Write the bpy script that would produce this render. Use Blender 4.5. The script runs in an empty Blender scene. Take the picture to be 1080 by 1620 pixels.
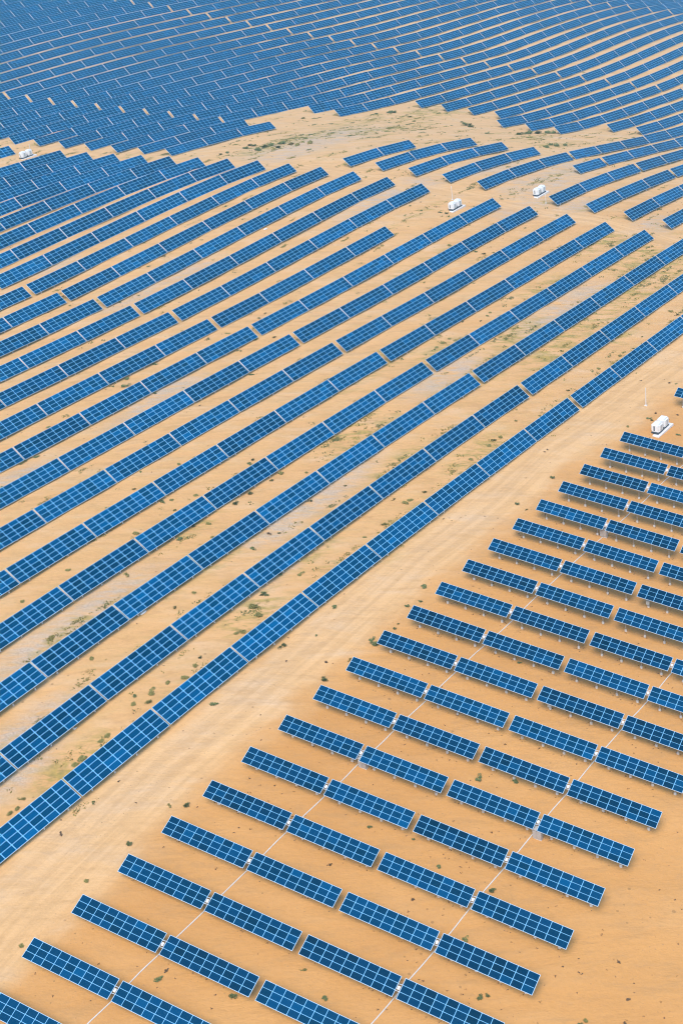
import bpy, bmesh, math, random
import numpy as np
from mathutils import Matrix, Vector

# ------------------------------------------------------------------ camera, sky, sun
G = {'f': 2.1762, 'pitch': 0.4967, 'roll': -0.1412, 'H': 1.234, 'Ox': 51.8969, 'Oy': 262.5037, 'azB': 0.8622, 'S': 10.996, 'q': -1.6537, 'e': 1.0672, 'r': 10.7782, 'tB': 0.492, 'tA': 0.337, 'azA': -0.5629, 'OAx': -40.1727, 'OAy': 122.3426, 'SA': 8.2359, 'qA': 1.2235, 'PA': 13.1499, 'hA': 1.799, 'e2': 1.0515, 'WA': 12.7651, 'DA': 2.6687}
G['tB'] = 0.66; DB = 3.62
CAMR = [[0.99005, -0.06704, -0.12369], [0.14069, 0.47179, 0.87042], [0.0, 0.87916, -0.47653]]          # camera axes: right, up, forward
scene = bpy.context.scene
COL = scene.collection
cam_d = bpy.data.cameras.new("camera")
cam = bpy.data.objects.new("camera", cam_d)
COL.objects.link(cam)
r_, u_, f_ = CAMR
cam.matrix_world = Matrix(((r_[0], u_[0], -f_[0], 0), (r_[1], u_[1], -f_[1], 0), (r_[2], u_[2], -f_[2], G['H'] * 100), (0, 0, 0, 1)))
cam_d.sensor_fit = 'VERTICAL'
cam_d.sensor_height = 24
cam_d.lens = 24 * G['f'] * 1000 / 1620
cam_d.clip_start = 1
cam_d.clip_end = 30000
scene.camera = cam

SUN_EL, SUN_AZ = math.radians(58), math.radians(200)    # azimuth clockwise from +Y
world = bpy.data.worlds.new("World")
scene.world = world
world.use_nodes = True
wn = world.node_tree
bg = wn.nodes['Background']
sky = wn.nodes.new('ShaderNodeTexSky')
sky.sky_type = 'NISHITA'
sky.sun_disc = False
sky.sun_elevation = SUN_EL
sky.sun_rotation = SUN_AZ
sky.dust_density = 1.0
sky.ozone_density = 1.5
sky.air_density = 1.0
wn.links.new(sky.outputs[0], bg.inputs[0])
bg.inputs[1].default_value = 0.15
sun_d = bpy.data.lights.new("sun", 'SUN')
sun_d.energy = 1.7
sun_d.angle = math.radians(34)
sun_d.color = (1.0, 0.955, 0.89)
sun = bpy.data.objects.new("sun", sun_d)
COL.objects.link(sun)
sd = Vector((math.sin(SUN_AZ) * math.cos(SUN_EL), math.cos(SUN_AZ) * math.cos(SUN_EL), math.sin(SUN_EL)))
sun.rotation_euler = sd.to_track_quat('Z', 'Y').to_euler()
sun.location = (0, 0, 400)
scene.view_settings.view_transform = 'Standard'
scene.view_settings.look = 'None'
scene.view_settings.exposure = 0.80
scene.view_settings.gamma = 1
scene.cycles.filter_width = 1.15
scene.cycles.max_bounces = 5
scene.cycles.volume_bounces = 1

# ------------------------------------------------------------------ terrain
CZ = np.array([[214,242,269,294,316,336,353,370,387,406,428,454,485,520,559,599,639,676,711,742,771,798,822,845,866,887,907,927],[171,200,229,255,277,296,313,328,344,361,381,404,433,468,507,547,586,622,655,685,712,737,760,781,802,822,842,862],[126,158,188,215,239,257,273,287,302,317,334,354,381,416,455,495,534,569,600,627,652,676,697,718,737,757,776,796],[80,114,147,177,202,220,234,247,262,275,288,304,328,362,403,444,482,515,543,569,592,613,633,653,672,691,710,729],[32,68,105,139,167,183,196,208,224,238,245,255,274,309,352,393,429,459,485,508,529,549,568,587,605,624,642,661],[-20,19,59,100,134,147,159,170,192,209,208,211,221,255,300,342,374,400,423,444,464,482,500,519,537,555,574,592],[-75,-34,9,56,102,110,123,133,167,189,173,177,178,202,239,278,309,334,356,376,394,413,431,449,467,485,504,522],[-132,-90,-44,2,52,74,90,101,147,174,145,135,125,139,160,192,230,259,282,302,321,340,358,377,395,414,432,451],[-190,-150,-107,-60,-16,22,48,61,108,151,124,67,49,73,89,108,146,178,203,225,245,265,284,303,322,341,360,379],[-248,-209,-168,-123,-87,-56,-20,4,40,80,62,-9,-24,-5,5,23,61,94,122,145,167,188,208,228,247,267,287,306],[-304,-267,-228,-189,-155,-124,-89,-58,-33,-19,-37,-90,-92,-85,-73,-44,-10,17,42,66,88,110,131,152,172,193,213,233],[-360,-324,-288,-253,-220,-189,-158,-129,-109,-102,-115,-149,-158,-160,-134,-94,-71,-55,-34,-12,11,33,55,76,97,118,139,159],[-416,-382,-349,-316,-285,-255,-227,-203,-187,-182,-191,-211,-221,-218,-190,-155,-140,-129,-110,-88,-66,-43,-21,1,23,44,65,86],[-473,-441,-409,-379,-350,-322,-298,-277,-264,-259,-264,-273,-278,-272,-251,-226,-213,-201,-183,-162,-140,-117,-95,-73,-51,-30,-9,12],[-531,-500,-471,-442,-415,-390,-368,-350,-338,-333,-333,-336,-336,-329,-314,-296,-282,-269,-252,-233,-212,-190,-168,-146,-125,-103,-82,-61],[-589,-560,-532,-505,-480,-457,-437,-421,-410,-403,-401,-400,-397,-390,-378,-364,-350,-336,-320,-302,-282,-261,-240,-218,-197,-176,-154,-133],[-648,-621,-595,-569,-545,-524,-505,-490,-479,-472,-467,-464,-459,-452,-442,-430,-417,-403,-388,-370,-351,-331,-311,-290,-269,-247,-226,-205],[-709,-683,-657,-633,-611,-590,-573,-559,-548,-540,-534,-529,-523,-516,-506,-495,-483,-470,-455,-438,-420,-401,-381,-360,-340,-319,-298,-277],[-770,-745,-720,-697,-676,-656,-640,-626,-615,-606,-599,-593,-587,-580,-571,-561,-549,-536,-522,-506,-488,-470,-451,-431,-410,-390,-369,-348],[-832,-807,-784,-761,-741,-722,-706,-693,-682,-673,-665,-659,-652,-644,-636,-626,-615,-603,-589,-573,-557,-539,-520,-501,-481,-460,-440,-419]], float) / 10
NX, NY = CZ.shape
X0, Y0, DX = -300.0, 60.0, 45.0
def _bs(t):
    return np.stack([(1 - t) ** 3, 3 * t ** 3 - 6 * t * t + 4, -3 * t ** 3 + 3 * t * t + 3 * t + 1, t ** 3], -1) / 6
def zf(x, y):
    # the four-row blocks stand a little higher than the block beside the track
    rw = (np.asarray(x, float) - G['Ox']) * -math.sin(G['azB']) + (np.asarray(y, float) - G['Oy']) * math.cos(G['azB'])
    lift = .25 * np.clip((rw + 13) / 10, 0, 1)
    gx = np.clip((np.asarray(x, float) - X0) / DX, 0, NX - 4.001)
    gy = np.clip((np.asarray(y, float) - Y0) / DX, 0, NY - 4.001)
    ix = gx.astype(int); iy = gy.astype(int); bx = _bs(gx - ix); by = _bs(gy - iy)
    z = 0
    for a in range(4):
        for b in range(4):
            z = z + CZ[ix + a, iy + b] * bx[..., a] * by[..., b]
    # far right: the ground rolls over a crest
    al = (np.asarray(x, float) - G['Ox']) * math.cos(G['azB']) + (np.asarray(y, float) - G['Oy']) * math.sin(G['azB'])
    return z + lift - .0008 * np.clip(al - 462, 0, 160) ** 2
rngs = np.random.RandomState(5)
_NT = rngs.rand(64, 64)
def vnoise(x, y, s):
    x = np.asarray(x, float) / s; y = np.asarray(y, float) / s
    ix = np.floor(x).astype(int); iy = np.floor(y).astype(int); fx = x - ix; fy = y - iy
    fx = fx * fx * (3 - 2 * fx); fy = fy * fy * (3 - 2 * fy)
    a = _NT[ix % 64, iy % 64]; b = _NT[(ix + 1) % 64, iy % 64]; c = _NT[ix % 64, (iy + 1) % 64]; d = _NT[(ix + 1) % 64, (iy + 1) % 64]
    return (a * (1 - fx) + b * fx) * (1 - fy) + (c * (1 - fx) + d * fx) * fy
def ground_z(x, y):
    n = (vnoise(x, y, 17) - .5) * .5 + (vnoise(y, x, 6.3) - .5) * .28 + (vnoise(x + 40, y - 9, 2.9) - .5) * .14
    return zf(x, y) + n

# ------------------------------------------------------------------ plan grid of the solar farm
azB, azA = G['azB'], G['azA']
TB = np.array([math.cos(azB), math.sin(azB)]); NB = np.array([-TB[1], TB[0]])
TA = np.array([math.cos(azA), math.sin(azA)]); NA = np.array([-TA[1], TA[0]])
PB = 18.05
HB = 1.45; WB = 17.75
def along_b(i, s, k, side=0):
    """distance along row i of joint s (k: beyond the service track); side -1/+1 = edge of the aisle"""
    if not k:
        a = s * PB + (np.sign(s) if s else side) * G['e'] / 2
    else:
        a = (6 + s) * PB + G['e'] / 2 + G['r']
        for t in (3, 12, 21):
            a += G['e2'] * (1 if s > t else (.5 + .5 * side if s == t else 0))
    return a + i * G['q']
def plan_b(i, a):
    p = np.array([G['Ox'], G['Oy']]) + a * TB + i * G['S'] * NB
    return p

def project(P):
    d = np.asarray(P, float) - np.array([0, 0, G['H'] * 100])
    R = np.array(CAMR)
    q = d @ R.T
    f = G['f'] * 1000
    return 540 + f * q[..., 0] / q[..., 2], 810 - f * q[..., 1] / q[..., 2], q[..., 2]

# ------------------------------------------------------------------ materials
def mat(name, build):
    m = bpy.data.materials.new(name); m.use_nodes = True
    nt = m.node_tree
    build(nt, nt.nodes, nt.links, nt.nodes['Principled BSDF'])
    return m
def ramp(N, stops, interp='LINEAR'):
    r = N.new('ShaderNodeValToRGB'); cr = r.color_ramp; cr.interpolation = interp
    while len(cr.elements) > 1: cr.elements.remove(cr.elements[-1])
    cr.elements[0].position = stops[0][0]; cr.elements[0].color = (*stops[0][1], 1)
    for p, c in stops[1:]:
        e = cr.elements.new(p); e.color = (*c, 1)
    return r
def noise(N, L, vec, scale, detail=4, rough=.55, dist=0.0):
    n = N.new('ShaderNodeTexNoise'); n.inputs['Scale'].default_value = scale; n.inputs['Detail'].default_value = detail
    n.inputs['Roughness'].default_value = rough; n.inputs['Distortion'].default_value = dist
    L.new(vec, n.inputs['Vector']); return n
def mixc(N, L, fac, a, b, mode='MIX'):
    m = N.new('ShaderNodeMix'); m.data_type = 'RGBA'; m.blend_type = mode
    for sock, v in ((m.inputs[0], fac), (m.inputs[6], a), (m.inputs[7], b)):
        if isinstance(v, (int, float)): sock.default_value = v
        elif isinstance(v, tuple): sock.default_value = (*v, 1)
        else: L.new(v, sock)
    return m.outputs[2]
def math_(N, L, op, a, b=None, clamp=False):
    m = N.new('ShaderNodeMath'); m.operation = op; m.use_clamp = clamp
    for k, v in enumerate((a, b)):
        if v is None: continue
        if isinstance(v, (int, float)): m.inputs[k].default_value = v
        else: L.new(v, m.inputs[k])
    return m.outputs[0]

SAND_O = (0.66, 0.335, 0.112); SAND_P = (0.72, 0.432, 0.195); SAND_D = (0.60, 0.292, 0.092)
def b_ground(nt, N, L, P):
    geo = N.new('ShaderNodeNewGeometry'); pos = geo.outputs['Position']
    at = N.new('ShaderNodeAttribute'); at.attribute_name = 'soil'   # R pale, G gravel, B dry grass
    sep = N.new('ShaderNodeSeparateColor'); L.new(at.outputs['Color'], sep.inputs[0])
    # vector rotated to the row direction and stretched along it
    mp = N.new('ShaderNodeMapping'); mp.inputs['Rotation'].default_value = (0, 0, -azB); mp.inputs['Scale'].default_value = (.28, 1, 1)
    L.new(pos, mp.inputs['Vector'])
    big = noise(N, L, pos, .035, 5, .6)
    med = noise(N, L, mp.outputs[0], .22, 6, .62, .4)
    fine = noise(N, L, pos, 1.7, 6, .65)
    sand = mixc(N, L, ramp_fac(N, L, big.outputs[0], .35, .68), SAND_D, SAND_O)
    pf = math_(N, L, 'ADD', sep.outputs[0], math_(N, L, 'MULTIPLY', math_(N, L, 'SUBTRACT', med.outputs[0], .5), .8), True)
    c = mixc(N, L, pf, sand, SAND_P)
    # whitish crust streaks
    stf = math_(N, L, 'MULTIPLY', ramp_fac(N, L, med.outputs[0], .52, .70), math_(N, L, 'MULTIPLY', sep.outputs[0], .5, True))
    c = mixc(N, L, stf, c, (0.68, 0.49, 0.32))
    med2 = noise(N, L, mp.outputs[0], .55, 8, .7, .3)
    c = mixc(N, L, math_(N, L, 'MULTIPLY', ramp_fac(N, L, med2.outputs[0], .50, .36), .38), c, (0.47, 0.26, 0.105))
    # wheel-worn streaks along the tracks (attribute: lateral m, along m, mask)
    tk = N.new('ShaderNodeAttribute'); tk.attribute_name = 'track'
    tm = N.new('ShaderNodeMapping'); tm.inputs['Scale'].default_value = (.75, .028, 0); L.new(tk.outputs['Vector'], tm.inputs['Vector'])
    tn = noise(N, L, tm.outputs[0], 1.0, 4, .6, .25)
    ts = N.new('ShaderNodeSeparateXYZ'); L.new(tk.outputs['Vector'], ts.inputs[0])
    lat = math_(N, L, 'ABSOLUTE', ts.outputs[0])
    rut = math_(N, L, 'SUBTRACT', 1.0, math_(N, L, 'MULTIPLY', math_(N, L, 'ABSOLUTE', math_(N, L, 'SUBTRACT', lat, 1.15)), 2.2), True)
    rf = math_(N, L, 'MULTIPLY', math_(N, L, 'ADD', ramp_fac(N, L, tn.outputs[0], .56, .40), math_(N, L, 'MULTIPLY', rut, .55)), ts.outputs[2], True)
    c = mixc(N, L, math_(N, L, 'MULTIPLY', rf, .38), c, (0.50, 0.29, 0.125))
    rf2 = math_(N, L, 'MULTIPLY', ramp_fac(N, L, tn.outputs[0], .50, .66), ts.outputs[2], True)
    c = mixc(N, L, math_(N, L, 'MULTIPLY', rf2, .25), c, (0.74, 0.47, 0.24))
    # gravel
    n2 = noise(N, L, mp.outputs[0], .6, 7, .7, .6)
    gf = math_(N, L, 'MULTIPLY', sep.outputs[1], ramp_fac(N, L, n2.outputs[0], .34, .60), True)
    peb = noise(N, L, pos, 4.2, 3, .7)
    gcol = mixc(N, L, ramp_fac(N, L, peb.outputs[0], .38, .62), (0.40, 0.31, 0.235), (0.60, 0.49, 0.375))
    c = mixc(N, L, math_(N, L, 'MULTIPLY', gf, .85), c, gcol)
    # dry low grass stain
    n3 = noise(N, L, mp.outputs[0], .5, 7, .72, .8)
    vf = math_(N, L, 'MULTIPLY', sep.outputs[2], ramp_fac(N, L, n3.outputs[0], .46, .57), True)
    gn = noise(N, L, pos, .9, 4, .7)
    vcol = mixc(N, L, ramp_fac(N, L, gn.outputs[0], .4, .65), (0.45, 0.315, 0.085), (0.23, 0.205, 0.06))
    c = mixc(N, L, math_(N, L, 'MULTIPLY', vf, .85), c, vcol)
    # fine mottling
    c = mixc(N, L, .35, c, mixc(N, L, fine.outputs[0], (.74, .72, .68), (1.22, 1.24, 1.27)), 'MULTIPLY')
    # small stones and darker grit
    sp = N.new('ShaderNodeTexVoronoi'); sp.inputs['Scale'].default_value = 1.6; L.new(pos, sp.inputs['Vector'])
    spf = math_(N, L, 'LESS_THAN', sp.outputs['Distance'], math_(N, L, 'MULTIPLY', ramp_fac(N, L, med2.outputs[0], .42, .70), .26))
    c = mixc(N, L, math_(N, L, 'MULTIPLY', spf, .35), c, (0.34, 0.20, 0.10))
    # dark crumbs of clods
    vo = N.new('ShaderNodeTexVoronoi'); vo.inputs['Scale'].default_value = .55; L.new(pos, vo.inputs['Vector'])
    crumb = math_(N, L, 'LESS_THAN', vo.outputs['Distance'], math_(N, L, 'MULTIPLY', ramp_fac(N, L, med.outputs[0], .45, .7), .16))
    c = mixc(N, L, math_(N, L, 'MULTIPLY', crumb, .5), c, (0.27, 0.15, 0.06))
    L.new(c, P.inputs['Base Color'])
    P.inputs['Roughness'].default_value = .95
    P.inputs['Specular IOR Level'].default_value = .1
    rp = N.new('ShaderNodeMapping'); rp.inputs['Rotation'].default_value = (0, 0, -azB + .25); rp.inputs['Scale'].default_value = (.45, 1.5, 1); L.new(pos, rp.inputs['Vector'])
    rip = noise(N, L, rp.outputs[0], .9, 6, .62, 1.1)
    hb = math_(N, L, 'ADD', math_(N, L, 'MULTIPLY', fine.outputs[0], .09), math_(N, L, 'ADD', math_(N, L, 'MULTIPLY', med.outputs[0], .55), math_(N, L, 'MULTIPLY', math_(N, L, 'MULTIPLY', rip.outputs[0], ramp_fac(N, L, big.outputs[0], .42, .62)), .14)))
    bp = N.new('ShaderNodeBump'); bp.inputs['Strength'].default_value = .7; bp.inputs['Distance'].default_value = 1.0
    L.new(hb, bp.inputs['Height']); L.new(bp.outputs[0], P.inputs['Normal'])
def ramp_fac(N, L, sock, lo, hi):
    m = N.new('ShaderNodeMapRange'); m.inputs['From Min'].default_value = lo; m.inputs['From Max'].default_value = hi
    L.new(sock, m.inputs['Value']); return m.outputs[0]
M_GROUND = mat('desert_sand', b_ground)

def b_pv(nt, N, L, P, k=1.0):
    at = N.new('ShaderNodeAttribute'); at.attribute_name = 'module'
    oi = N.new('ShaderNodeObjectInfo')
    vec = N.new('ShaderNodeCombineXYZ')
    L.new(at.outputs['Fac'], vec.inputs[0]); L.new(oi.outputs['Random'], vec.inputs[1])
    sc = N.new('ShaderNodeVectorMath'); sc.operation = 'MULTIPLY'; sc.inputs[1].default_value = (317.0, 971.0, 1); L.new(vec.outputs[0], sc.inputs[0])
    wnz = N.new('ShaderNodeTexWhiteNoise'); wnz.noise_dimensions = '3D'; L.new(sc.outputs[0], wnz.inputs['Vector'])
    r = ramp(N, [(p_, tuple(q_ * k for q_ in c_)) for p_, c_ in zip((0, .2, .6, .9, 1), PV)]); L.new(wnz.outputs['Value'], r.inputs[0])
    # whole table a little lighter or darker
    tv = math_(N, L, 'ADD', math_(N, L, 'MULTIPLY', oi.outputs['Random'], .5), .75)
    cc = N.new('ShaderNodeCombineColor'); [L.new(tv, cc.inputs[k]) for k in range(3)]
    c = mixc(N, L, 1.0, r.outputs[0], cc.outputs[0], 'MULTIPLY')
    geo = N.new('ShaderNodeNewGeometry')
    dn = noise(N, L, geo.outputs['Position'], .35, 4, .6)
    c = mixc(N, L, math_(N, L, 'MULTIPLY', dn.outputs[0], .012), c, (.30, .30, .28))   # thin dust
    L.new(c, P.inputs['Base Color'])
    P.inputs['Roughness'].default_value = .3
    P.inputs['IOR'].default_value = 1.16
    P.inputs['Specular Tint'].default_value = (.22, .62, 1, 1)        # blue anti-reflective coating
PV = [(0.0001, 0.042, 0.094), (0.0001, 0.050, 0.118), (0.0001, 0.058, 0.142), (0.0001, 0.070, 0.176), (0.0002, 0.096, 0.236)]
M_PV = mat('solar_glass', b_pv)
M_PVA = mat('dark_solar_glass', lambda *a: b_pv(*a, k=.68))
def b_alu(nt, N, L, P):
    geo = N.new('ShaderNodeNewGeometry')
    n = noise(N, L, geo.outputs['Position'], 1.3, 3)
    c = mixc(N, L, n.outputs[0], (.55, .60, .64), (.70, .74, .77))
    L.new(c, P.inputs['Base Color']); P.inputs['Roughness'].default_value = .45; P.inputs['Metallic'].default_value = .15
M_ALU = mat('anodised_aluminium', b_alu)
def b_rib(nt, N, L, P):
    geo = N.new('ShaderNodeNewGeometry')
    n = noise(N, L, geo.outputs['Position'], 1.3, 3)
    c = mixc(N, L, n.outputs[0], (.17, .50, .78), (.24, .60, .88))
    L.new(c, P.inputs['Base Color']); P.inputs['Roughness'].default_value = .45
M_RIB = mat('pale_blue_module_edges', b_rib)
def b_steel(nt, N, L, P):
    geo = N.new('ShaderNodeNewGeometry')
    n = noise(N, L, geo.outputs['Position'], 3.0, 4)
    c = mixc(N, L, n.outputs[0], (.34, .34, .34), (.55, .54, .52))
    L.new(c, P.inputs['Base Color']); P.inputs['Roughness'].default_value = .5; P.inputs['Metallic'].default_value = .5
M_STEEL = mat('galvanised_steel', b_steel)
def b_conc(nt, N, L, P):
    geo = N.new('ShaderNodeNewGeometry')
    n = noise(N, L, geo.outputs['Position'], 2.2, 6, .65)
    c = mixc(N, L, ramp_fac(N, L, n.outputs[0], .35, .7), (.55, .50, .44), (.80, .76, .70))
    L.new(c, P.inputs['Base Color']); P.inputs['Roughness'].default_value = .9
M_CONC = mat('pale_concrete', b_conc)
def b_white(nt, N, L, P):
    geo = N.new('ShaderNodeNewGeometry')
    n = noise(N, L, geo.outputs['Position'], 1.1, 5)
    c = mixc(N, L, n.outputs[0], (.74, .74, .71), (.84, .84, .82))
    L.new(c, P.inputs['Base Color']); P.inputs['Roughness'].default_value = .45
M_WHITE = mat('white_painted_steel', b_white)
def b_pipe(nt, N, L, P):
    geo = N.new('ShaderNodeNewGeometry')
    n = noise(N, L, geo.outputs['Position'], 1.5, 4)
    c = mixc(N, L, n.outputs[0], (.62, .54, .44), (.80, .76, .70))
    L.new(c, P.inputs['Base Color']); P.inputs['Roughness'].default_value = .6
M_PIPE = mat('dusty_white_plastic', b_pipe)
def b_dark(nt, N, L, P):
    geo = N.new('ShaderNodeNewGeometry')
    n = noise(N, L, geo.outputs['Position'], 2, 3)
    c = mixc(N, L, n.outputs[0], (.035, .045, .05), (.07, .08, .085))
    L.new(c, P.inputs['Base Color']); P.inputs['Roughness'].default_value = .5
M_DARK = mat('dark_louvre_metal', b_dark)
def leafmat(name, a, b):
    def f(nt, N, L, P):
        geo = N.new('ShaderNodeNewGeometry')
        n = noise(N, L, geo.outputs['Position'], 2.5, 4, .7)
        c = mixc(N, L, ramp_fac(N, L, n.outputs[0], .3, .7), a, b)
        L.new(c, P.inputs['Base Color']); P.inputs['Roughness'].default_value = .8
    return mat(name, f)
M_LEAF = [leafmat('green_leaves', (.09, .115, .032), (.23, .25, .08)), leafmat('yellow_green_leaves', (.20, .185, .045), (.37, .31, .09)), leafmat('dry_twigs', (.10, .06, .03), (.20, .13, .07))]

# ------------------------------------------------------------------ mesh helpers
def link(name, me, parent=None, loc=(0, 0, 0), rot=None):
    o = bpy.data.objects.new(name, me); COL.objects.link(o)
    o.parent = parent; o.location = loc
    if rot is not None: o.rotation_euler = rot
    return o
class MB:
    def __init__(s): s.v = []; s.f = []; s.m = []
    def box(s, x0, x1, y0, y1, z0, z1, tag=0.0):
        b = len(s.v)
        s.v += [(x0, y0, z0), (x1, y0, z0), (x1, y1, z0), (x0, y1, z0), (x0, y0, z1), (x1, y0, z1), (x1, y1, z1), (x0, y1, z1)]
        for q in ((0, 3, 2, 1), (4, 5, 6, 7), (0, 1, 5, 4), (1, 2, 6, 5), (2, 3, 7, 6), (3, 0, 4, 7)):
            s.f.append(tuple(b + k for k in q)); s.m.append(tag)
    def bar(s, a, b, r0, r1=None, n=6, cap=True):
        r1 = r0 if r1 is None else r1
        a = Vector(a); b = Vector(b); d = (b - a).normalized()
        u = d.orthogonal().normalized(); w = d.cross(u); k0 = len(s.v)
        for p, r in ((a, r0), (b, r1)):
            for i in range(n):
                t = 2 * math.pi * i / n
                s.v.append(tuple(p + u * (r * math.cos(t)) + w * (r * math.sin(t))))
        for i in range(n):
            j = (i + 1) % n
            s.f.append((k0 + i, k0 + j, k0 + n + j, k0 + n + i)); s.m.append(0.)
        if cap:
            s.f.append(tuple(k0 + n + i for i in range(n))); s.m.append(0.)
            s.f.append(tuple(k0 + n - 1 - i for i in range(n))); s.m.append(0.)
    def mesh(s, name, m, attr=None):
        me = bpy.data.meshes.new(name); me.from_pydata(s.v, [], s.f); me.materials.append(m)
        if attr:
            a = me.attributes.new(attr, 'FLOAT', 'FACE'); a.data.foreach_set('value', s.m)
        me.update(); return me

def panel_mesh(W, D, nc, nr, gc, gr, m=None):
    """modules of one table: thin boxes on the slope plane, origin at the centre"""
    mb = MB(); k = 0
    cw, rh = W / nc, D / nr
    for i in range(nc):
        for j in range(nr):
            k += 1
            mb.box(-W / 2 + i * cw + gc / 2, -W / 2 + (i + 1) * cw - gc / 2, -D / 2 + j * rh + gr / 2, -D / 2 + (j + 1) * rh - gr / 2, -.005, .022, k / 37.0)
    return mb.mesh('solar_panels', m or M_PV, 'module')
def frame_mesh(W, D, nc, nr):
    mb = MB()
    mb.box(-W / 2, W / 2, -D / 2, D / 2, -.045, 0.0, 1)
    e = .03
    mb.box(-W / 2 - e, W / 2 + e, D / 2 + .001, D / 2 + e, -.05, .02); mb.box(-W / 2 - e, W / 2 + e, -D / 2 - e, -D / 2 - .001, -.05, .02)
    mb.box(-W / 2 - e, -W / 2 - .001, -D / 2, D / 2, -.05, .018); mb.box(W / 2 + .001, W / 2 + e, -D / 2, D / 2, -.05, .018)
    for t in (-.34, .34): mb.box(-W / 2 + .05, W / 2 - .05, D * t - .04, D * t + .04, -.16, -.048)      # purlins
    me = mb.mesh('panel_frame', M_ALU); me.materials.append(M_RIB)
    me.polygons.foreach_set('material_index', [int(t) for t in mb.m]); me.update()
    return me
ME_PB = panel_mesh(WB, DB, 9, 4, .13, .088); ME_FB = frame_mesh(WB, DB, 9, 4)
WA, DA = G['WA'], G['DA']
ME_PA = panel_mesh(WA, DA, 9, 3, .078, .062, M_PVA); ME_FA = frame_mesh(WA, DA, 9, 3)
def legB(h=1.45, tilt=None):
    tilt = G['tB'] if tilt is None else tilt; mb = MB()
    c, s = math.cos(tilt), math.sin(tilt)
    # local frame: x along row, y up-slope; lower edge at -y
    yl, yh = -1.35, 1.25
    zl, zh = h + yl * s - .16, h + yh * s - .16
    mb.bar((0, yl * c, -.5), (0, yl * c, zl), .055); mb.bar((0, yh * c, -.5), (0, yh * c, zh), .055)
    mb.bar((0, -1.6 * c, h - 1.6 * s - .16), (0, 1.6 * c, h + 1.6 * s - .16), .05)
    mb.bar((0, yh * c, .35), (0, 0, h - .2), .035)
    return mb.mesh('support_leg', M_STEEL)
ME_LB = legB()
_legs = {}
def leg_for(t):
    q = round(t / .02)
    if q not in _legs: _legs[q] = legB(tilt=q * .02)
    return _legs[q]
def shoe():
    mb = MB(); mb.bar((0, 0, -.3), (0, 0, .32), .17, .13, 8); return mb.mesh('footing', M_CONC)
ME_SB = shoe()
def postA():
    mb = MB(); mb.bar((0, 0, -1.0), (0, 0, 0), .085, .085, 8)                    # scaled in z to the height it needs
    return mb.mesh('post', M_STEEL)
ME_POST = postA()
def braceA():
    mb = MB(); t = G['tA']; c, s = math.cos(t), math.sin(t)
    mb.bar((0, -1.15 * c, -1.15 * s - .06), (0, 1.15 * c, 1.15 * s - .06), .05)
    mb.bar((0, 0, -.75), (0, -.85 * c, -.85 * s - .08), .035); mb.bar((0, 0, -.75), (0, .85 * c, .85 * s - .08), .035)
    return mb.mesh('brace', M_STEEL)
ME_BR = braceA()
def footA():
    mb = MB(); mb.bar((0, 0, -.4), (0, 0, .30), .26, .19, 10); mb.bar((0, 0, .301), (0, 0, .36), .15, .13, 10)
    return mb.mesh('footing', M_CONC)
ME_FT = footA()

def put_table(kind, x, y, az, h, label, group, row_i):
    A = kind == 'A'
    W = WA if A else WB
    ca, sa = math.cos(az), math.sin(az)
    za = float(zf(x - ca * W / 2, y - sa * W / 2)); zb = float(zf(x + ca * W / 2, y + sa * W / 2)); zc = (za + zb) / 2
    root = bpy.data.objects.new('three_row_solar_array' if A else 'four_row_solar_array', None); COL.objects.link(root)
    root.empty_display_size = .5
    root.location = (x, y, float(ground_z(x, y))); root.rotation_euler = (0, 0, az)
    root['label'] = label; root['category'] = 'solar array' ; root['group'] = group
    slope = math.atan2(zb - za, W); tilt = G['tA'] if A else G['tB']; ds = 1.0
    if not A and group == GR['M'] and row_i >= 14: tilt += .07; ds = 1.09
    if not A:
        nr_ = min(1, max(0, (248 - y) / 60)); tilt -= .17 * nr_; ds += .07 * nr_
    L = Vector((math.cos(slope), 0, math.sin(slope))); S = Vector((0, math.cos(tilt), math.sin(tilt)))
    Nn = L.cross(S).normalized(); S = Nn.cross(L)
    rot = Matrix((L, S, Nn)).transposed().to_euler()
    dz = zc + h - root.location.z
    for nm, me in (('panel_frame', ME_FA if A else ME_FB), ('solar_panels', ME_PA if A else ME_PB)):
        o = bpy.data.objects.new(nm, me); COL.objects.link(o); o.parent = root; o.location = (0, 0, dz); o.rotation_euler = rot; o.scale = (1, ds, 1)
    for k in range(4):
        lx = (k - 1.5) * W * .252
        gx, gy = x + ca * lx, y + sa * lx
        zt = dz + lx * math.tan(slope)
        gz = float(ground_z(gx, gy)) - root.location.z
        if A:
            p = bpy.data.objects.new('post', ME_POST); COL.objects.link(p); p.parent = root; p.location = (lx, 0, zt - .1); p.scale = (1, 1, zt - .1 - gz + .2)
            b = bpy.data.objects.new('brace', ME_BR); COL.objects.link(b); b.parent = root; b.location = (lx, 0, zt)
            q = bpy.data.objects.new('footing', ME_FT); COL.objects.link(q); q.parent = root; q.location = (lx, 0, gz)
        else:
            p = bpy.data.objects.new('support_leg', leg_for(tilt)); COL.objects.link(p); p.parent = root; p.location = (lx, 0, zt - HB)
            if SHOES:
                q = bpy.data.objects.new('footing', ME_SB); COL.objects.link(q); q.parent = root
                yy = -1.35 * math.cos(tilt)
                q.location = (lx, yy, float(ground_z(gx - sa * yy, gy + ca * yy)) - root.location.z)
    return root
SHOES = True

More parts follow.
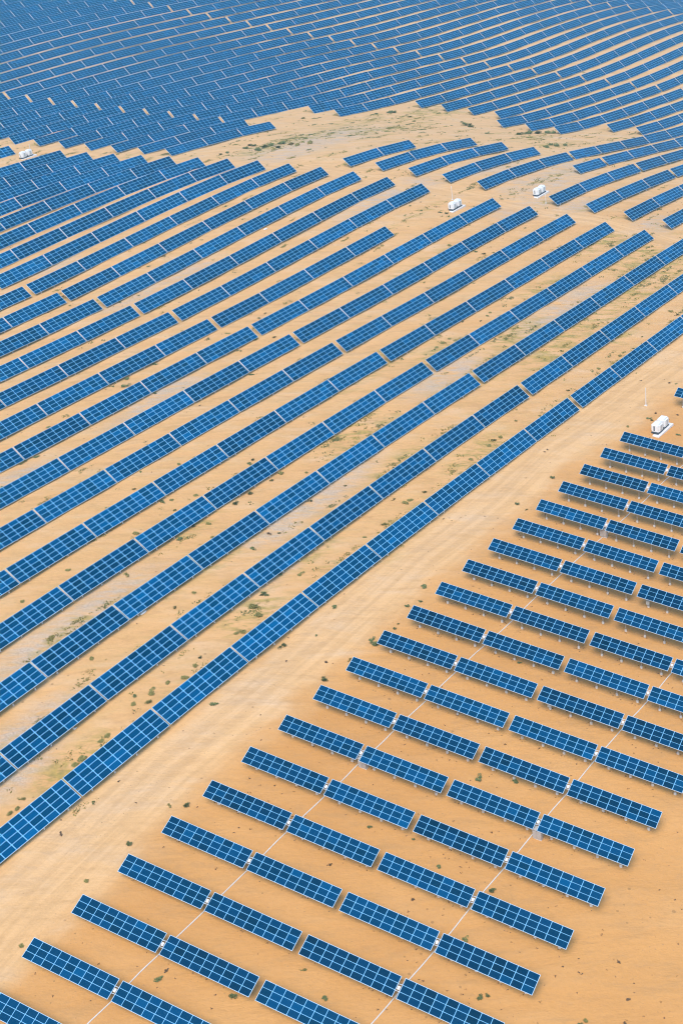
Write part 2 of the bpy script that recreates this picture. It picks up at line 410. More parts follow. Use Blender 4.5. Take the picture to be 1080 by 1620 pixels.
# ------------------------------------------------------------------ where the tables stand
ORD = ['first', 'second', 'third', 'fourth', 'fifth', 'sixth', 'seventh', 'eighth', 'ninth', 'tenth', 'eleventh', 'twelfth', 'thirteenth', 'fourteenth', 'fifteenth', 'sixteenth', 'seventeenth', 'eighteenth', 'nineteenth', 'twentieth', 'twenty-first', 'twenty-second', 'twenty-third', 'twenty-fourth', 'twenty-fifth']
def inview(x, y, h, pad=12, L=9):
    t = TB
    for d in (-L, 0, L):
        xx, yy = x + t[0] * d, y + t[1] * d
        u, v, w = project((xx, yy, float(zf(xx, yy)) + h))
        if w > 5 and -pad < u < 1080 + pad and -pad < v < 1620 + pad: return True
    return False
arrays = []      # (kind, i, j, k, x, y, az, h, size)
for i in range(0, 25):
    smax = {8: 3, 22: 4}.get(i, 5)
    for s in range(-14, smax + 1):
        a = (along_b(i, s, 0, 1) + along_b(i, s + 1, 0, -1)) / 2
        x, y = plan_b(i, a)
        if inview(x, y, HB): arrays.append(['M', i, s, 0, x, y])
start = {7: [(2, 99)], 9: [(0, 3), (7, 99)], 10: [(0, 3), (7, 99)], 11: [(0, 3), (6, 99)], 12: [(0, 2), (6, 99)], 13: [(6, 99)], 14: [(7, 99)], 15: [(7, 99)], 16: [(7, 99)], 17: [(7, 99)], 18: [(0, 3), (5, 99)], 19: [(0, 3), (5, 99)]}
for i in range(-4, 80):
    for s in range(0, 60):
        if not any(a <= s < b for a, b in start.get(i, [(0, 99)])): continue
        a = (along_b(i, s, 1, 1) + along_b(i, s + 1, 1, -1)) / 2
        x, y = plan_b(i, a)
        if y > 1150 or x > 560 or x < -420: continue
        if inview(x, y, HB): arrays.append(['K', i, s, 1, x, y])
for n in range(-1, 23):
    for j in range(0, 4):
        if n in (20, 21): continue
        if n > 19 and j > 0 and n < 22: continue
        gap = (0, 0, .35, .35)[j]
        al = j * G['PA'] + gap + n * G['qA']
        x, y = G['OAx'] + al * TA[0] + n * G['SA'] * NA[0], G['OAy'] + al * TA[1] + n * G['SA'] * NA[1]
        u, v, w = project((x, y, float(zf(x, y)) + 1.5))
        if -80 < u < 1150 and v < 1660: arrays.append(['A', n, j, 0, x, y])
for a in arrays:
    h = 1.8 + max(0, a[1]) / 19 * 1.2 if a[0] == 'A' else HB
    u, v, w = project((a[4], a[5], float(zf(a[4], a[5])) + h))
    sz = (G['WA'] if a[0] == 'A' else 17.6) / w
    a += [h, sz, u, v]
order = sorted(range(len(arrays)), key=lambda k: -arrays[k][7])
single = set(order[:300])
print('arrays', len(arrays), {t: sum(1 for a in arrays if a[0] == t) for t in 'MKA'}, {t: sum(1 for k in single if arrays[k][0] == t) for t in 'MKA'})
exec_labels = {}
rows_seen = {}
for k in single:
    a = arrays[k]; rows_seen.setdefault((a[0], a[1]), []).append(k)
def label_of(k):
    t, i, s = arrays[k][:3]
    if t == 'A' and i == 22:
        return 'lone three-row solar array at the right edge, behind the white inverter cabinets'
    if t == 'A':
        return f'three-row solar array on posts, {ORD[i + 1]} row up from the bottom, {ORD[s]} from the dirt track'
    if t == 'M':
        side = 'left' if s < 0 else 'right'; n = -s - 1 if s < 0 else s
        return f'four-row solar array, {ORD[i]} row above the wide track, {ORD[n]} {side} of the stepped gap'
    if i <= 8:
        return f'four-row solar array beyond the cabinets track, {ORD[i - 3]} row from below, {ORD[s]} from that track'
    if s < 3:
        return f'four-row solar array beyond the crossing track, {ORD[i - 3]} row back, {ORD[s]} from that track'
    return f'distant four-row solar array, {ORD[i - 3]} row back, {ORD[s - 3]} beyond the sandy clearing'
GR = {'A': 'three-row arrays on posts beside the wide track', 'M': 'four-row arrays in long rows above the wide track', 'K': 'four-row arrays beyond the crossing track'}
for k in sorted(single):
    a = arrays[k]
    put_table('A' if a[0] == 'A' else 'B', a[4], a[5], azA if a[0] == 'A' else azB, a[6], label_of(k), GR[a[0]], a[1])

# the rest of the farm: one mass of arrays (modules, frames, legs), far behind
def far_mass(lst):
    out = []
    for me, tag in ((ME_FB, 0), (ME_PB, 1), (ME_LB, 2)):
        V = np.array([v.co[:] for v in me.vertices]); F = [tuple(p.vertices) for p in me.polygons]
        vs, fs, mm = [], [], []
        base = 0
        vals = None
        if tag == 1:
            vals = np.zeros(len(me.polygons)); me.attributes['module'].data.foreach_get('value', vals)
        for idx, k in enumerate(lst):
            a = arrays[k]; x, y = a[4], a[5]; W = WB
            za = float(zf(x - TB[0] * W / 2, y - TB[1] * W / 2)); zb = float(zf(x + TB[0] * W / 2, y + TB[1] * W / 2))
            slope = math.atan2(zb - za, W); dense = a[0] == 'K' and (19 <= a[1] <= 28 and a[2] < 9 or a[1] >= 34); t = G['tB'] + (.11 if dense else .05); ds = 1.14 if dense else 1.10
            L = Vector((math.cos(slope), 0, math.sin(slope))); S = Vector((0, math.cos(t), math.sin(t))); Nn = L.cross(S).normalized(); S = Nn.cross(L)
            Rz = np.array([[TB[0], -TB[1], 0], [TB[1], TB[0], 0], [0, 0, 1]])
            if tag < 2:
                Q = Rz @ np.array(Matrix((L, S, Nn)).transposed())
                vs.append((V * np.array([1, ds, 1])) @ Q.T + np.array([x, y, (za + zb) / 2 + a[6]])); reps = 1
                for f in F: fs.append(tuple(base + q for q in f))
                base += len(V)
                if tag == 1: mm.append((vals * 37 + idx * 41.37) % 997 / 997)
            else:
                for kk in range(4):
                    lx = (kk - 1.5) * W * .252
                    vs.append((V + np.array([lx, 0, lx * math.tan(slope)])) @ Rz.T + np.array([x, y, (za + zb) / 2]))
                    for f in F: fs.append(tuple(base + q for q in f))
                    base += len(V)
        m2 = bpy.data.meshes.new('far_' + me.name); m2.from_pydata(np.concatenate(vs).tolist(), [], fs)
        for mm_ in me.materials: m2.materials.append(mm_)
        if tag == 0: m2.polygons.foreach_set('material_index', [p.material_index for p in me.polygons] * len(lst))
        if tag == 1:
            at = m2.attributes.new('module', 'FLOAT', 'FACE'); at.data.foreach_set('value', np.concatenate(mm))
        m2.update(); out.append(m2)
    return out
rest = [k for k in range(len(arrays)) if k not in single]
if rest:
    mf, mp_, ml = far_mass(rest)
    ro = link('far_solar_arrays', mf); ro['kind'] = 'stuff'; ro['label'] = 'mass of blue four-row solar arrays covering the far hillside'; ro['category'] = 'solar arrays'
    o = link('solar_panels', mp_, ro); o['kind'] = 'stuff'
    o = link('support_leg', ml, ro); o['kind'] = 'stuff'

# ------------------------------------------------------------------ ground
TRACK = [[-58.9,115.5,6.5],[-49.9,130.3,6.5],[-40.7,142.7,6],[-30.2,157.4,5.5],[-17.3,170.8,5.5],[-2.5,189.5,5.5],[12.1,208.1,5.5],[28.6,226.7,6],[41.7,244.6,6.5],[58.6,262.1,7],[78.0,283.2,7],[97.4,303.6,7]]
TRACK2 = [[-109.9,470.1,4],[-95.1,485.3,4],[-87.3,483.2,4],[-69.9,471.9,4],[-47.1,449.3,4],[-26.5,444.4,4],[-6.3,432.6,4],[12.7,420.0,4.5],[25.1,407.2,4.5],[39.1,399.5,4.5],[53.1,393.6,4.5],[67.8,384.0,4.5],[82.6,377.1,4.5],[94.5,367.5,4.5],[105.5,356.6,4.5]]
PATCH = [[-47.6,187.7,14,4,0],[-42.6,194.1,12,4,0],[-52.2,180.2,8,3,0],[-35.4,270.5,10,3,0],[-33.6,275.9,8,3,0],[-4.3,227.6,12,3,0],[-1.0,233.3,10,3,0],[-11.7,218.1,7,2.5,0],[26.1,277.8,10,3,0],[29.9,280.3,7,2.5,0],[59.3,313.3,14,4,0],[65.4,319.8,12,4,0],[-51.5,165.2,7,2.5,0],[-49.1,168.4,7,2,0],[-51.0,156.8,6,2,0],[-12.2,205.1,5,2,0],[-60.7,240.5,7,2.5,0],[7.0,469.4,30,9,0],[16.2,482.8,26,8,0],[-4.1,443.3,24,5,0],[60.1,425.7,14,5,0],[74.9,410.5,18,6,0],[86.2,427.2,14,5,0],[23.4,390.7,14,5,0],[64.6,386.4,10,5,0],[33.8,401.2,12,5,0],[79.5,387.5,10,4,0],[97.7,372.8,10,4,0],[-30.4,347.7,8,3,0],[-44.4,333.9,8,3,0],[-66.0,359.2,6,2,0],[7.2,251.7,9,3,1],[13.4,238.7,9,3,1],[2.4,254.7,9,3,1],[28.9,243.3,9,3,1],[12.6,212.1,7,3,1],[-7.6,210.7,7,3,1],[59.6,303.9,14,4,1],[73.5,311.2,14,4,1],[82.2,326.8,16,5,1],[90.4,339.5,14,5,1],[86.0,348.3,12,4,1],[46.9,300.5,9,3,1],[38.1,283.4,10,3,1],[52.2,289.9,9,3,1],[66.9,296.7,9,3,1],[95.8,353.0,16,5,1],[37.6,501.4,20,6,1],[55.9,541.4,22,7,1],[24.9,516.5,16,5,1],[-5.9,463.3,16,4,1],[9.7,483.8,20,5,1],[28.2,340.6,9,3,1],[39.7,352.9,9,3,1],[6.8,278.2,8,3,1],[16.4,291.0,8,3,1],[-1.4,204.6,6,2.5,1],[-16.8,192.6,6,2.5,1],[-42.8,158.8,6,2.5,1],[58.2,327.2,9,3,1],[80.3,359.8,9,3,1],[87.9,362.4,8,3,1],[27.8,290.4,8,3,1],[-33.5,198.8,7,2.5,1],[-45.2,189.2,7,2,1],[-23.0,209.6,7,2.5,1],[-27.6,220.3,7,2.5,1],[91.3,472.3,12,3,1],[85.2,486.8,12,4,1]]
def seg_track(x, y, pts):
    best = np.full(x.shape, 1e9); lat = np.zeros(x.shape); alo = np.zeros(x.shape); acc = 0.
    for (ax, ay, aw), (bx, by, bw) in zip(pts[:-1], pts[1:]):
        dx, dy = bx - ax, by - ay; L_ = math.hypot(dx, dy); t = np.clip(((x - ax) * dx + (y - ay) * dy) / (L_ * L_), 0, 1)
        d = np.hypot(x - ax - t * dx, y - ay - t * dy); sgn = np.sign((x - ax) * dy - (y - ay) * dx)
        m = d < best; best = np.where(m, d, best); lat = np.where(m, sgn * d, lat); alo = np.where(m, acc + t * L_, alo); acc += L_
    return lat, alo
def seg_dist(x, y, pts):
    best = np.full(x.shape, 1e9)
    for (ax, ay, aw), (bx, by, bw) in zip(pts[:-1], pts[1:]):
        dx, dy = bx - ax, by - ay; t = np.clip(((x - ax) * dx + (y - ay) * dy) / (dx * dx + dy * dy + 1e-9), 0, 1)
        d = np.hypot(x - ax - t * dx, y - ay - t * dy) / (aw + t * (bw - aw))
        best = np.minimum(best, d)
    return best
def build_ground():
    def axis(lo, hi, step, out_lo, out_hi):
        c = list(np.arange(lo, hi + .01, step)); s = step; a = lo; left = []
        while a > out_lo: s *= 1.35; a -= s; left.append(a)
        s = step; b = hi; right = []
        while b < out_hi: s *= 1.35; b += s; right.append(b)
        return np.array(left[::-1] + c + right)
    xs = axis(-170, 260, 1.5, -9000, 9000)
    y1 = list(np.arange(70, 330, 1.2)) + list(np.arange(330, 900, 2.0)); s = 2.; b = y1[-1]; up = []
    while b < 12000: s *= 1.35; b += s; up.append(b)
    s = 1.2; a = 70; dn = []
    while a > -9000: s *= 1.35; a -= s; dn.append(a)
    ys = np.array(dn[::-1] + y1 + up)
    X, Y = np.meshgrid(xs, ys, indexing='ij')
    Z = ground_z(X, Y)
    nx, ny = X.shape
    V = np.stack([X.ravel(), Y.ravel(), Z.ravel()], -1)
    I = np.arange(nx * ny).reshape(nx, ny)
    F = np.stack([I[:-1, :-1].ravel(), I[1:, :-1].ravel(), I[1:, 1:].ravel(), I[:-1, 1:].ravel()], -1)
    me = bpy.data.meshes.new('desert_ground')
    me.vertices.add(len(V)); me.vertices.foreach_set('co', V.ravel().astype(np.float32))
    me.loops.add(F.size); me.loops.foreach_set('vertex_index', F.ravel().astype(np.int32))
    me.polygons.add(len(F)); me.polygons.foreach_set('loop_start', np.arange(0, F.size, 4, dtype=np.int32)); me.polygons.foreach_set('loop_total', np.full(len(F), 4, np.int32))
    me.update(); me.validate()
    me.polygons.foreach_set('use_smooth', np.ones(len(F), bool))
    # ground tones: R pale (sand tone plus painted distance haze), G gravel, B dry grass
    wob = (vnoise(X, Y, 9) - .5) * .6 + (vnoise(Y, X, 3.5) - .5) * .35
    d1 = seg_dist(X, Y, TRACK) + wob; d2 = seg_dist(X, Y, TRACK2) + wob
    pale = .30 + .34 * np.clip(((X - G['Ox']) * NB[0] + (Y - G['Oy']) * NB[1] + 9) / 5, 0, 1)
    # the three-row block stands on redder sand
    ax = (X - G['OAx']) * TA[0] + (Y - G['OAy']) * TA[1]; an = (X - G['OAx']) * NA[0] + (Y - G['OAy']) * NA[1]
    inA = np.clip((ax - an / G['SA'] * G['qA'] + 13) / 6, 0, 1)
    # only on that side of the wide track
    row = ((X - G['Ox']) * NB[0] + (Y - G['Oy']) * NB[1])
    inA = inA * np.clip((-row - 12) / 6, 0, 1)
    pale = pale * (1 - inA) + .0 * inA
    pale = np.maximum(pale, np.clip((1.35 - d1) * 1.6, 0, 1) * 1.0); pale = np.maximum(pale, np.clip((1.4 - d2) * 1.5, 0, 1) * .95)
    pale = np.maximum(pale, np.clip((Y - 250) / 200, 0, 1) * .95)  # paler with distance: partly real sand tone, partly haze painted into the colour
    grav = 0 * X; veg = 0 * X
    for (px, py, la, lb, k) in PATCH:
        la *= 1.25; lb *= 1.2
        u = (X - px) * TB[0] + (Y - py) * TB[1]; v = (X - px) * NB[0] + (Y - py) * NB[1]
        w = np.clip(1.5 - np.hypot(u / la, v / lb), 0, 1)
        if k == 0: grav = np.maximum(grav, w)
        else: veg = np.maximum(veg, w)
    strip = np.clip(1.3 - np.abs(row + 5.6) / 2.6, 0, 1) * np.clip((280 - Y) / 60, 0, 1)
    grav = np.maximum(grav, strip * .8)
    inM = np.clip((row + 3) / 4, 0, 1)
    fr_ = row / G['S'] - np.floor(row / G['S'] + .35)
    band = np.exp(-((fr_ - .30) / .12) ** 2) * np.clip((vnoise(X, Y, 15) * .55 + vnoise(Y + 5, X, 5) * .45 - .40) * 4, 0, 1)
    veg = np.maximum(veg, inM * np.clip(.14 + .8 * band, 0, 1)); grav = np.maximum(grav, inM * np.clip((Y - 250) / 250, 0, 1) * .16)
    trk = np.clip(1.4 - np.minimum(d1, d2), 0, 1)
    veg *= 1 - trk; grav *= 1 - trk * .8
    ca = me.color_attributes.new('soil', 'FLOAT_COLOR', 'POINT')
    globals()['VEG'] = (xs, ys, veg)
    cols = np.stack([pale.ravel(), grav.ravel(), veg.ravel(), np.ones(nx * ny)], -1).astype(np.float32)
    ca.data.foreach_set('color', cols.ravel())
    l1, a1 = seg_track(X, Y, TRACK); l2, a2 = seg_track(X, Y, TRACK2); w1 = d1 <= d2
    lat = np.where(w1, l1, l2); alo = np.where(w1, a1, a2 + 900); msk = np.clip(1.5 - np.minimum(d1, d2), 0, 1)
    ta = me.attributes.new('track', 'FLOAT_VECTOR', 'POINT')
    ta.data.foreach_set('vector', np.stack([lat.ravel(), alo.ravel(), msk.ravel()], -1).astype(np.float32).ravel())
    me.materials.append(M_GROUND)
    o = link('desert_ground', me); o['kind'] = 'structure'
build_ground()
SHRUBS = [[-27.0,150.2,1.2,0],[-34.6,143.3,1.1,0],[-39.6,137.2,0.9,1],[-43.6,145.3,0.6,2],[-30.0,121.5,1.1,0],[-29.1,122.7,0.7,2],[-43.7,145.8,0.5,2],[-49.5,152.2,1.0,1],[-50.0,150.4,1.0,1],[-50.9,149.6,1.1,1],[-39.7,151.0,0.7,0],[-36.5,155.0,0.5,2],[-47.0,127.5,0.9,1],[-29.4,150.2,0.8,1],[-6.3,175.4,1.5,0],[2.4,183.6,1.9,0],[1.9,184.7,1.1,0],[5.8,187.7,0.8,0],[12.2,198.9,1.3,0],[11.0,194.9,0.9,0],[8.5,193.6,1.0,0],[6.6,188.9,0.7,1],[-2.0,180.1,0.8,1],[-5.7,179.6,0.7,2],[-12.3,183.7,1.4,0],[-14.3,197.2,1.0,0],[-14.8,197.8,1.1,0],[-3.3,193.1,1.1,0],[-11.8,203.2,0.9,0],[-15.0,197.3,1.1,0],[-26.4,198.4,1.0,1],[-29.5,194.5,0.9,1],[-47.4,182.9,1.2,1],[-42.2,182.1,1.1,1],[-23.2,169.9,1.2,0],[-32.9,171.1,1.3,1],[-35.0,172.5,0.9,0],[-35.1,170.7,1.1,1],[-38.6,164.3,1.2,1],[-39.5,163.3,1.1,1],[-42.0,160.0,1.6,1],[-42.9,158.8,1.2,1],[-25.3,181.3,0.9,0],[-25.5,177.5,0.8,1],[-16.8,194.0,2.0,1],[-16.0,191.7,1.8,1],[-18.6,187.6,1.5,1],[-19.5,187.2,1.1,1],[-25.9,179.3,1.2,1],[-27.6,176.5,1.4,1],[-32.5,173.3,1.6,1],[-30.2,175.5,1.1,1],[-7.0,209.7,0.9,1],[-6.8,186.0,0.6,0],[-11.9,179.9,0.5,2],[-19.6,180.1,0.5,2],[18.2,219.8,0.5,2],[-16.6,230.3,1.4,0],[-16.4,211.2,1.1,0],[-19.1,215.4,1.0,1],[-19.3,226.3,1.6,0],[-10.4,237.5,1.5,1],[-12.3,234.7,1.2,1],[-16.4,241.7,1.2,0],[-15.8,243.4,1.0,0],[-5.5,226.6,1.0,0],[-5.7,237.1,0.9,1],[1.4,231.7,0.9,1],[11.9,225.4,1.5,1],[12.9,226.3,1.3,1],[16.0,228.9,1.2,1],[7.3,218.0,1.3,1],[10.0,226.6,0.9,1],[3.4,214.1,0.8,1],[-8.5,203.0,1.2,1],[-11.6,216.0,0.8,0],[-13.5,215.9,1.0,2],[-27.0,219.6,1.6,0],[-29.2,215.1,1.3,0],[-32.8,228.6,1.3,0],[-26.6,230.4,1.2,1],[-30.3,225.4,1.0,1],[-37.1,218.0,1.4,1],[-38.0,204.7,1.2,1],[-48.0,206.7,1.1,1],[-54.8,198.1,1.1,1],[-38.2,233.4,1.0,1],[-30.1,242.5,1.1,1],[-31.0,229.1,1.1,1],[-27.6,222.9,1.4,0],[-23.4,215.3,1.0,1],[-24.2,220.0,1.2,1],[-60.4,247.5,1.2,0],[-58.4,249.3,1.2,0],[-61.2,246.5,1.0,0],[-57.5,262.4,1.0,0],[-42.9,280.2,1.8,0],[-46.3,282.4,1.3,0],[-42.8,284.6,1.5,0],[-37.0,291.6,1.2,0],[-36.3,275.6,1.0,0],[-15.5,282.5,1.2,0],[-14.2,301.5,1.5,0],[-25.2,303.9,1.0,0],[-20.7,306.2,1.1,1],[-13.1,314.7,1.2,1],[-10.3,306.6,0.9,0],[-9.8,302.3,1.2,1],[-2.6,298.8,0.8,0],[-11.5,317.2,1.0,1],[-30.7,269.8,0.8,2],[-26.5,268.3,0.6,2],[-68.5,323.1,1.2,0],[-72.6,319.2,0.9,0],[-64.8,327.2,0.8,0],[-62.2,337.3,1.2,1],[-47.4,330.4,1.1,0],[-42.8,333.6,0.8,0],[-53.1,332.7,1.0,1],[-34.7,354.8,1.3,0],[-41.2,352.2,1.1,0],[-43.4,351.4,0.9,0],[-43.1,369.4,1.0,0],[-37.3,358.3,1.3,0],[-30.1,366.2,0.8,0],[-34.4,365.2,0.7,0],[-46.9,365.2,0.8,0],[35.0,307.9,0.8,0],[32.9,325.2,0.9,1],[43.4,337.1,1.1,1],[41.3,311.1,1.1,1],[42.3,313.0,1.1,1],[28.5,295.6,1.4,1],[30.3,298.1,1.2,1],[26.8,293.2,1.3,1],[44.3,311.0,0.8,1],[35.2,314.4,0.8,1],[64.5,332.0,1.1,1],[39.3,308.1,0.8,0],[60.3,273.8,0.9,0],[55.9,270.8,1.0,0],[53.9,269.9,1.5,0],[53.8,263.2,0.8,1],[52.1,270.5,1.1,1],[43.7,259.2,0.9,1],[32.3,248.5,1.5,1],[33.8,249.8,1.3,1],[31.1,246.6,1.2,1],[26.6,240.9,1.2,1],[38.2,256.5,0.9,1],[58.5,285.5,0.8,1],[61.3,281.6,1.2,1],[67.8,288.1,1.3,1],[68.9,289.8,1.0,1],[71.8,292.2,0.9,1],[75.5,298.7,0.8,1],[86.3,313.0,1.5,1],[87.4,311.1,1.2,1],[41.1,234.3,1.2,0],[32.5,224.5,1.1,0],[34.1,222.7,0.7,0],[41.7,244.1,0.6,2],[42.4,244.9,0.6,2],[76.7,274.4,0.6,0],[75.3,274.8,0.9,2],[70.5,251.2,1.0,0],[73.0,260.2,0.8,2],[68.5,260.7,0.9,2],[66.8,257.4,1.0,0],[61.0,254.7,0.9,1],[69.3,275.7,0.6,2],[66.3,258.2,1.0,0],[39.5,381.4,1.2,0],[41.1,380.5,1.4,0],[34.6,382.9,0.9,0],[29.4,379.1,1.0,1],[33.3,365.5,1.1,1],[38.7,357.3,1.6,1],[47.0,351.0,1.5,1],[49.7,351.9,1.0,1],[45.1,352.8,1.1,0],[35.2,390.4,0.8,2],[39.2,386.4,0.8,2],[31.7,386.9,1.0,1],[41.2,540.7,2.0,0],[41.7,540.8,1.7,0],[39.8,539.3,1.6,0],[34.7,536.1,1.3,0],[66.7,514.4,2.2,0],[67.5,511.4,1.8,0],[66.2,518.8,1.5,0],[82.1,494.7,2.2,0],[86.0,497.8,2.4,0],[90.0,500.6,2.6,0],[94.0,503.2,2.4,0],[96.4,503.8,2.0,0],[86.2,463.0,1.8,0],[90.6,469.0,1.9,0],[94.0,471.8,1.7,0],[88.6,469.7,1.4,0],[34.5,491.5,1.2,1],[30.8,487.4,1.1,1],[70.7,494.5,1.2,0],[65.6,523.0,1.1,0],[47.0,531.1,1.4,1],[47.6,521.4,1.4,1],[6.7,524.6,1.6,1],[-12.2,467.0,1.6,0],[-14.7,462.0,1.6,0],[-8.0,461.7,2.0,0],[-5.9,463.3,2.0,0],[-2.6,465.9,2.0,0],[-10.1,456.6,2.0,0],[-13.3,468.6,1.4,0],[0.5,464.8,1.8,1],[-3.8,458.8,1.6,0],[-20.5,456.5,1.3,0],[-22.6,454.1,1.1,0],[5.1,477.2,1.3,1],[6.8,464.0,2.0,1],[2.5,461.5,1.8,1],[20.7,144.6,0.9,0],[12.5,133.1,1.1,0],[19.2,152.5,0.8,0],[19.1,152.6,0.9,0],[23.2,152.0,1.0,0],[-2.2,144.9,0.8,0],[3.3,142.4,0.6,0],[6.2,137.3,0.8,0],[-10.1,117.8,0.9,0],[-21.1,118.7,1.2,0],[8.4,117.2,0.8,0],[9.2,117.2,0.8,0],[7.9,125.6,0.9,1],[7.7,125.7,0.7,0],[14.0,153.1,1.3,0],[2.1,132.2,0.7,2],[-8.1,138.5,0.7,2],[8.1,116.9,0.8,0],[25.9,115.8,0.6,2],[24.7,112.6,0.6,2],[20.1,113.3,0.8,1],[19.3,112.8,0.8,0],[26.1,121.3,0.6,2],[24.4,178.4,0.8,0],[36.1,187.3,0.6,0],[-12.5,122.1,0.8,1]]

# ------------------------------------------------------------------ inverter stations, poles, cabinets, pipes
def put(o, label, cat, group=None, kind=None):
    o['label'] = label
    if cat: o['category'] = cat
    if group: o['group'] = group
def empty(name, x, y, z, rz=0.):
    o = bpy.data.objects.new(name, None); COL.objects.link(o); o.location = (x, y, z); o.rotation_euler = (0, 0, rz); o.empty_display_size = .5
    return o
def bevel_box(name, m, w, d, h, r=.05, slope=0.0):
    bm = bmesh.new(); bmesh.ops.create_cube(bm, size=1)
    for v in bm.verts:
        v.co = Vector((v.co.x * w, v.co.y * d, (v.co.z + .5) * h))
    bmesh.ops.bevel(bm, geom=list(bm.edges), offset=r, segments=2, affect='EDGES')
    me = bpy.data.meshes.new(name); bm.to_mesh(me); bm.free(); me.materials.append(m); return me
def station_meshes():
    d = {}
    p = MB(); p.box(-3.75, 3.75, -1.35, 1.35, -.6, .22); d['pad'] = p.mesh('concrete_pad', M_CONC2)
    b = MB(); b.box(-2.75, 2.6, -.8, .95, .221, .52); d['plinth'] = b.mesh('plinth', M_DARK)
    d['cab'] = bevel_box('cabinet', M_WHITE, 2.25, 2.0, 2.1, .28)
    r = MB(); r.box(-.8, .8, -.7, .7, 0, .07); d['roof'] = r.mesh('roof', M_WHITE)
    l = MB()
    for k in range(12): l.box(-.14, .14, -.03, .0, .1 * k, .1 * k + .07)
    d['louvre'] = l.mesh('louvre', M_DARK)
    dr = MB(); dr.box(-.34, .34, -.035, 0, 0, 1.4); dr.box(.30, .34, -.06, -.035, .7, .95); d['door'] = dr.mesh('door', M_GREY)
    return d
def b_c2(nt, N, L, P):
    geo = N.new('ShaderNodeNewGeometry'); n = noise(N, L, geo.outputs['Position'], 1.5, 5)
    L.new(mixc(N, L, n.outputs[0], (.72, .69, .64), (.84, .82, .78)), P.inputs['Base Color']); P.inputs['Roughness'].default_value = .9
M_CONC2 = mat('white_concrete', b_c2)
def b_gr(nt, N, L, P):
    geo = N.new('ShaderNodeNewGeometry'); n = noise(N, L, geo.outputs['Position'], 2.5, 3)
    L.new(mixc(N, L, n.outputs[0], (.42, .47, .46), (.52, .56, .55)), P.inputs['Base Color']); P.inputs['Roughness'].default_value = .5
M_GREY = mat('grey_green_door_paint', b_gr)
def b_be(nt, N, L, P):
    geo = N.new('ShaderNodeNewGeometry'); n = noise(N, L, geo.outputs['Position'], 1.8, 5)
    L.new(mixc(N, L, n.outputs[0], (.38, .34, .30), (.52, .48, .43)), P.inputs['Base Color']); P.inputs['Roughness'].default_value = .8
M_BEIGE = mat('grey_beige_panel', b_be)
SM = station_meshes()
STN = [[67.5,253.3],[44.5,384.9],[71.3,398.7],[-88.7,474.7]]
SLAB = ['white inverter cabinets on a concrete pad beside the wide sandy track', 'white inverter cabinets on a pad behind the long rows, left of the crossing track', 'white inverter cabinets on a pad in the bare ground beyond the crossing track', 'white inverter cabinets half hidden behind the far left arrays']
for (x, y), lab in zip(STN, SLAB):
    z = float(ground_z(x, y)); az = azB
    root = empty('inverter_station', x, y, z, az); root.scale = (.93, .93, .88); put(root, lab, 'inverter station', 'white inverter stations on concrete pads')
    link('concrete_pad', SM['pad'], root); link('plinth', SM['plinth'], root)
    for cx in (-1.5, 1.35):
        c = link('cabinet', SM['cab'], root, (cx, .05, .521))
        link('roof', SM['roof'], c, (0, 0, 2.101))
        link('door', SM['door'], c, (.05, -1.002, .3))
        link('louvre', SM['louvre'], c, (-1.128, .2, .5), (0, 0, -math.pi / 2))
POLES = [[67.4,264.4,3.9],[44.7,392.7,3.8],[71.6,391.1,2.6],[-88.1,480.8,2.8]]
PLAB = ['slim white pole standing by the wide track, clear of the cabinets', 'slim white pole behind the cabinets left of the crossing track', 'slim white pole in front of the cabinets beyond the crossing track', 'slim white pole behind the far left cabinets']
pm = MB(); pm.bar((0, 0, -.4), (0, 0, 1), .12, .09, 8)
pm_top = MB(); pm_top.bar((0, 0, 0), (0, 0, .22), .13, .10, 8)
pm_base = MB(); pm_base.box(-.28, .28, -.28, .28, -.3, .12)
mp0, mp1, mp2 = pm.mesh('mast', M_PIPE), pm_top.mesh('cap', M_PIPE), pm_base.mesh('footing', M_CONC)
for (x, y, h), lab in zip(POLES, PLAB):
    z = float(ground_z(x, y)); root = empty('pole', x, y, z, azB); put(root, lab, 'pole', 'slim white poles beside the cabinets')
    m = link('mast', mp0, root); m.scale = (1, 1, h)
    link('cap', mp1, root, (0, 0, h)); link('footing', mp2, root)
CABS = [[-2.0,156.3],[20.2,141.8],[46.4,213.9]]
CLAB = ['upright white cabinet below the eighth three-row array row from the bottom edge', 'upright white cabinet under the arrays near the bare sand at right', 'upright white cabinet under the upper three-row arrays, near the right edge']
CLAB = ['upright white cabinet under the arrays, middle of the photo and nearest the track', 'upright white cabinet under the arrays, nearest the bare sand at right', 'upright white cabinet under the upper arrays, farthest back of the three']
cb = bevel_box('body', M_BEIGE, 1.3, .7, 1.5, .09); cd = MB(); cd.box(-.6, -.02, -.03, 0, .12, 1.42); cd.box(.02, .6, -.03, 0, .12, 1.42); cdm = cd.mesh('door', M_BEIGE)
cr = MB(); cr.box(-.74, .74, -.46, .46, 0, .06); crm = cr.mesh('roof', M_BEIGE)
cp = MB(); cp.box(-.6, .6, -.33, .33, -.3, .1); cpm = cp.mesh('plinth', M_CONC)
for (x, y), lab in zip(CABS, CLAB):
    z = float(ground_z(x, y)); root = empty('power_cabinet', x, y, z + .02, azA); put(root, lab, 'cabinet', 'upright white cabinets under the three-row arrays')
    b = link('body', cb, root, (0, 0, .101)); link('door', cdm, b, (0, -.376, 0)); link('roof', crm, b, (0, 0, 1.551)); link('plinth', cpm, root)
